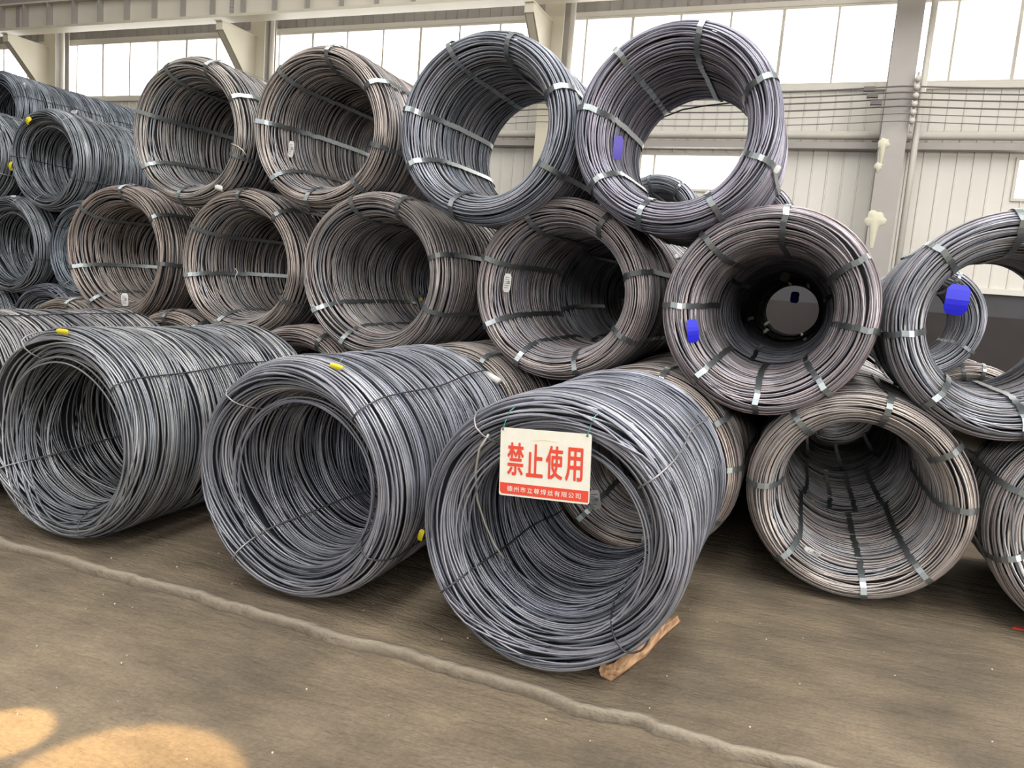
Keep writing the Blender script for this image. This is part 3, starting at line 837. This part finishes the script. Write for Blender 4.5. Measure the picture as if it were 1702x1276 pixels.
card('card_tag', 208, 498, in_mouth(208, 498, -5.85, 5.22, 1.69, 0.07), .065, .115, M_PAPER, 'white card tag with cut corners on the leftmost brown middle-tier coil', 'tag', WT, -5, 15, 0, .008, printed=True)
card('card_tag', 843, 470, in_mouth(843, 470, -1.58, 4.95, 1.68, 0.045), .052, .130, M_PAPER, 'white printed tag at the left inner edge of the purplish middle-tier coil', 'tag', WT, 3, 20, 0, .006, printed=True)
card('card_tag', 990, 830, in_mouth(990, 830, -0.89, 4.8, R0, 0.06), .072, .125, M_PAPER, 'white printed tag hanging deep inside the signed coil', 'tag', WT, -14, 0, printed=True)
card('card_tag', 1305, 460, in_mouth(1305, 460, -0.23, 6.32, 1.655), .075, .09, M_PAPER, 'grey-white curled tag in the tunnel of the blue-tagged coil', 'tag', WT, 14, 0, 20, printed=False)
card('card_tag', 1037, 500, in_mouth(1037, 500, -1.6, 6.55, 1.68), .05, .06, M_PAPER, 'small white tag deep inside the purplish middle-tier coil', 'tag', WT, 0, 0)
card('card_tag', 1351, 916, in_mouth(1351, 916, 0.39, 4.8, R0, 0.03), .035, .13, M_PAPER, 'slim white tag lying inside the mouth of the tan-brown floor coil', 'tag', WT, -62, 0, 35, printed=True, wire=False)
card('card_tag', 1151, 384, on_barrel(1151, 384, -0.23, 4.77, 1.655, 0.006), .055, .055, M_PAPER, 'crumpled white tag stuck at the upper left rim of the blue-tagged coil', 'tag', WT, 30, 20, 0, 0.012)
card('card_tag', 366, 313, in_mouth(366, 313, -4.95, 5.12, 2.735, 0.045), .08, .055, M_PAPER, 'small white card lying in the lower mouth of the leftmost top coil', 'tag', WT, 12, 0, 30, wire=False)
card('card_tag', 40, 143, on_barrel(40, 143, -12.52, 8.72, 3.82, 0.006), .10, .10, M_PAPER, 'small white label on the barrel of the topmost coil, upper left', 'tag', WT, -10, 0, 0, printed=True)
card('card_tag', 125, 186, on_barrel(125, 186, -8.97, 6.92, 2.775, 0.006), .10, .07, M_PAPER, 'white label on the crown of the third-tier blue-grey coil', 'tag', WT, -8, 10, -30, printed=True, wire=False)
card('card_tag', 24, 327, on_barrel(24, 327, -9.62, 6.9, 1.7, 0.006), .085, .035, M_PAPER, 'small white label on the crown of the second-tier left bank coil', 'tag', WT, 0, 0, 0, wire=False)
card('card_tag', 1292, 281, 4.64, .03, .045, M_PAPER, 'tiny white sticker at a strap on the right side of the window-lit coil', 'tag', WT, 25, 0, 0, .002, wire=False)
card('yellow_tag', 105, 551, on_barrel(105, 551, -3.9, 3.12, R0), .09, .03, M_YELLOW, 'yellow tag on the tie wire over the left front coil', 'tag', YT, 0, 0, 0, .008)
card('yellow_tag', 560, 609, on_barrel(560, 609, -2.29, 3.16, R0), .072, .026, M_YELLOW, 'crumpled yellow tag on the crown of the middle front coil', 'tag', YT, 8, 0, -30, .010)
card('yellow_tag', 700, 889, on_barrel(700, 889, -2.29, 3.16, R0, 0.05), .028, .06, M_YELLOW, 'yellow tag between the middle front coil and the signed coil', 'tag', YT, 14, 0, 0, .006)
card('yellow_tag', 48, 201, 6.76, .07, .10, M_YELLOW, 'upper yellow tag on the coil at the left picture edge', 'tag', YT, 40, 0, 0, .02)
card('yellow_tag', 19, 276, in_mouth(19, 276, -10.25, 6.92, 2.775), .055, .11, M_YELLOW, 'lower yellow tag on the coil at the left picture edge', 'tag', YT, 0, 0, 0, .02)
card('yellow_tag', 1346, 834, in_mouth(1346, 834, 0.39, 6.34, R0), .07, .035, M_YELLOW, 'yellow tag at the rim of the second coil inside the tan-brown one', 'tag', YT, -10, 0, 0, .01)
card('yellow_tag', 1625, 649, in_mouth(1625, 649, 1.78, 9.5, R0, 0.05), .11, .07, M_YELLOW, 'tiny yellow tag in the mouth of the distant floor coil', 'tag', YT, -20, 0, 0, .02)
card('yellow_tag', 700, 497, in_mouth(700, 497, -3.03, 4.96, 1.68), .03, .03, M_YELLOW, 'tiny yellowish tag deep in the third middle-tier coil', 'tag', YT, 0, 0, 0, .005)
card('blue_tag', 1027, 245, in_mouth(1027, 245, -0.88, 4.7, 2.69, 0.05), .062, .145, M_PURPLE, 'tall faded purple-blue tag inside the window-lit top coil', 'tag', BT, 0, 25, 0, 0.006)
card('blue_tag', 1151, 550, in_mouth(1151, 550, -0.23, 4.77, 1.655, 0.055), .07, .14, M_BLUE, 'deep blue curled tag at the left rim of the middle-tier tunnel coil', 'tag', BT, -10, 20, 0, .012)
card('blue_tag', 1590, 498, 4.76, .115, .165, M_BLUE, 'bright blue square tag hanging in the coil cut by the right edge', 'tag', BT, 3, 0)
card('blue_tag', 1321, 494, 12.3, .12, .17, M_BLUE, 'dark blue tag silhouetted at the far end of the tunnel', 'tag', BT, 2, 0)
card('cardboard_scrap', 172, 521, 4.70, .17, .045, M_CARDB, 'pale torn cardboard strip on top of the ribbed coil at left', 'cardboard', 'cardboard scraps', -6, 0, -40, .01, wire=False)
card('cardboard_scrap', 1610, 727, 5.6, .20, .13, M_CARDB, 'tan cardboard piece wedged between the two floor coils at right', 'cardboard', 'cardboard scraps', 25, 0, 0, .01, wire=False)
o = MB().tube([at(806, 620, 4.55), at(830, 634, 4.5)], 0.022, 10).build('white_plastic_sleeve', M_PAPER, None, True)
tag(o, 'short white plastic sleeve on the barrel end of the middle front coil', 'sleeve')
o = MB().tube([at(385, 239, 5.0), at(395, 243, 4.98), (at(403, 249, 4.96)), at(409, 258, 4.98)], 0.005, 6).build('loose_wire_end', M_PIPE, None, True)
tag(o, 'short bright wire end poking across the mouth of the leftmost top coil', 'wire')
# loose loop inside the signed coil
pts = [at(x, y, in_mouth(x, y, -0.935, 3.10, R0, 0.035)) for x, y in [(812, 722), (797, 745), (790, 785), (793, 830), (806, 870), (822, 905), (838, 928)]]
o = MB().tube(pts, 0.0055, 6).build('loose_wire_end', M_PIPE, None, True)
tag(o, 'single pale loose wire bowing down inside the signed coil at its left', 'wire')
hk = MB().tube([at(391, 446, 5.13), at(395, 452, 5.12), at(391, 460, 5.12), at(390, 476, 5.14)], 0.004, 5).build('wire_hook', M_PIPE, None, True)
tag(hk, 'small bright wire hook on the dark inner strap of the second middle-tier coil', 'hook')

pts = [at(x, y, 5.95) for x, y in [(1060, 250), (1066, 232), (1080, 212), (1104, 194), (1135, 182), (1170, 176), (1205, 172), (1238, 168)]]
o = MB().tube(pts, 0.006, 6).build('loose_wire_end', M_TIE_DARK, None, True)
tag(o, 'dark loose wire arching across the far opening of the purple-tagged top coil', 'wire')
# ------------------------------------------------------------------ sign
sc0 = at(904.5, 773, 2.965)
sign = empty('warning_sign', (sc0[0], sc0[1], sc0[2]), 'white board with red lettering hung by green strings on the front coil', 'sign')
sign.rotation_euler = (math.radians(-2), math.radians(-3.6), math.radians(1.0))
SW, SH = 0.398, 0.292
BOLD = ((0, 0), (.0022, 0), (-.0022, 0), (0, .0022), (0, -.0022), (.0016, .0016), (-.0016, .0016), (.0016, -.0016), (-.0016, -.0016))
def rrect(w, h, r, n=4):
    P = []
    for cx_, cz, a0 in ((w / 2 - r, h / 2 - r, 0), (-w / 2 + r, h / 2 - r, 90), (-w / 2 + r, -h / 2 + r, 180), (w / 2 - r, -h / 2 + r, 270)):
        for i in range(n + 1):
            a = math.radians(a0 + 90 * i / n); P.append((cx_ + r * math.cos(a), 0, cz + r * math.sin(a)))
    return P
MB().prism(rrect(SW, SH, 0.010), (0, 0.004, 0)).build('board', M_SIGNW, sign)
bh = 0.060
bz0 = -SH / 2 + 0.008
MB().prism([(-SW / 2 + 0.012, -0.001, bz0), (SW / 2 - 0.004, -0.001, bz0), (SW / 2 - 0.004, -0.001, bz0 + bh - 0.012), (-SW / 2 + 0.004, -0.001, bz0 + bh - 0.012), (-SW / 2 + 0.004, -0.001, bz0 + 0.01)], (0, 0.001, 0)).build('red_band', M_RED, sign)
def text_mesh(name, body, width, height, mat, loc, parent, bold, space=1.0):
    cu = bpy.data.curves.new(name, 'FONT'); cu.body = body
    cu.align_x = 'LEFT'; cu.offset = bold; cu.resolution_u = 3; cu.space_character = space
    o = bpy.data.objects.new(name, cu); scene.collection.objects.link(o)
    bpy.context.view_layer.update()
    me = bpy.data.meshes.new_from_object(o.evaluated_get(bpy.context.evaluated_depsgraph_get()))
    bpy.data.objects.remove(o); bpy.data.curves.remove(cu)
    co = np.zeros(len(me.vertices) * 3); me.vertices.foreach_get('co', co); co = co.reshape(-1, 3)
    mn, mx = co.min(0), co.max(0)
    c = (co - (mn + mx) / 2) * np.array([width / (mx - mn)[0], height / (mx - mn)[1], 0])
    V = np.stack([c[:, 0], np.zeros(len(c)), c[:, 1]], 1)
    me.vertices.foreach_set('co', V.astype(np.float32).ravel()); me.materials.clear(); me.materials.append(mat); me.update()
    me.name = name
    ob = bpy.data.objects.new(name, me); link(ob, parent); ob.location = loc
    return ob
for ch, x in zip('禁止使用', (-0.128, -0.042, 0.044, 0.130)):
    ob = text_mesh('red_character', ch, 0.070, 0.137, M_RED, (x, -0.0016, 0.015), sign, 0.0)
    bm = bmesh.new()
    for k_, (dx, dz) in enumerate(BOLD):                   # heavy strokes
        t_ = ob.data.copy(); t_.transform(Matrix.Translation((dx, -0.00005 * k_, dz))); bm.from_mesh(t_); bpy.data.meshes.remove(t_)
    bm.to_mesh(ob.data); bm.free()
text_mesh('white_lettering', '德州市立尊焊丝有限公司', 0.325, 0.024, M_SIGNW, (0.0, -0.0022, bz0 + 0.024), sign, 0.004, 1.25)
for sx, tx, tz in ((-SW / 2 + 0.012, 0.028, 0.085), (SW / 2 - 0.016, 0.022, 0.083)):
    for k, d in enumerate((0.0, 0.006)):
        MB().tube([(sx - d, -0.004, SH / 2 - 0.01), (sx + tx * 0.4 + d * .3, -0.012, SH / 2 + tz * 0.35), (sx + tx, -0.004, SH / 2 + tz * 0.85), (sx + tx + 0.01, 0.02, SH / 2 + tz)], 0.0016, 5).build('string', M_GREEN, sign, True)
    MB().tube([(sx, -0.003, SH / 2 - 0.008), (sx, 0.006, SH / 2 - 0.008)], 0.004, 8).build('eyelet', M_TIE, sign, True)
# yellowish scratch on the board
MB().prism([(-0.06, -0.0012, 0.100), (0.0, -0.0012, 0.105), (0.06, -0.0012, 0.101), (0.0, -0.0012, 0.108)], (0, 0.0006, 0)).build('stain', plain('stain_yellow', (.70, .62, .30), .6), sign)

# ------------------------------------------------------------------ split wood chock under the signed coil
def chock():
    spine = [(1012, 1124, 0.052), (1036, 1104, .052), (1060, 1083, .050), (1084, 1062, .044), (1103, 1046, .036), (1122, 1030, .028)]
    V, F = [], []
    rg = random.Random(5)
    n = 10
    c0 = on_floor(1012, 1128)
    for i, (x, y, r) in enumerate(spine):
        p = on_floor(x, y + 6, 0.0)
        for k in range(n):
            a = 2 * PI * k / n
            rr = r * (0.72 + 0.4 * rg.random()) if k % 2 else r * (0.85 + .3 * rg.random())
            V.append((p[0] - c0[0] + rr * math.cos(a) * 0.85, p[1] - c0[1] + 0.01 * rg.uniform(-1, 1), max(0.0, r * 0.72 + rr * math.sin(a) * 0.85)))
    for i in range(len(spine) - 1):
        for k in range(n):
            k2 = (k + 1) % n
            F.append((i * n + k, i * n + k2, (i + 1) * n + k2, (i + 1) * n + k))
    F.append(tuple(range(n))[::-1]); F.append(tuple((len(spine) - 1) * n + k for k in range(n)))
    o = mesh_obj('wood_chock', V, F, M_WOOD)
    o.location = c0
    tag(o, 'split piece of raw timber on the floor wedged under the signed coil', 'wood')
chock()
p = on_floor(1692, 1045)
o = MB().prism([(-0.03, -0.01, 0.001), (0.05, -0.015, 0.001), (0.06, 0.01, 0.001), (-0.01, 0.012, 0.001)], (0, 0, 0.008)).build('plastic_scrap', M_REDS)
o.location = p; tag(o, 'small red plastic scrap on the floor at the right picture edge', 'scrap')
# grit on the slab
rg = random.Random(9)
g = MB()
for _ in range(150):
    x, y = rg.uniform(-4.2, 2.0), rg.uniform(1.4, 4.2)
    if abs(y - 2.87) < .1: continue
    s = rg.uniform(0.0015, 0.0045)
    z = -0.010 if y < 2.83 else 0.0
    g.prism([(x - s, y, z), (x, y - s * .8, z), (x + s, y, z), (x, y + s, z)], (s * .2, s * .1, s))
o = g.build('floor_grit', M_CLAD); tag(o, 'pale grit scattered over the brown concrete slab', 'grit', kind='stuff')
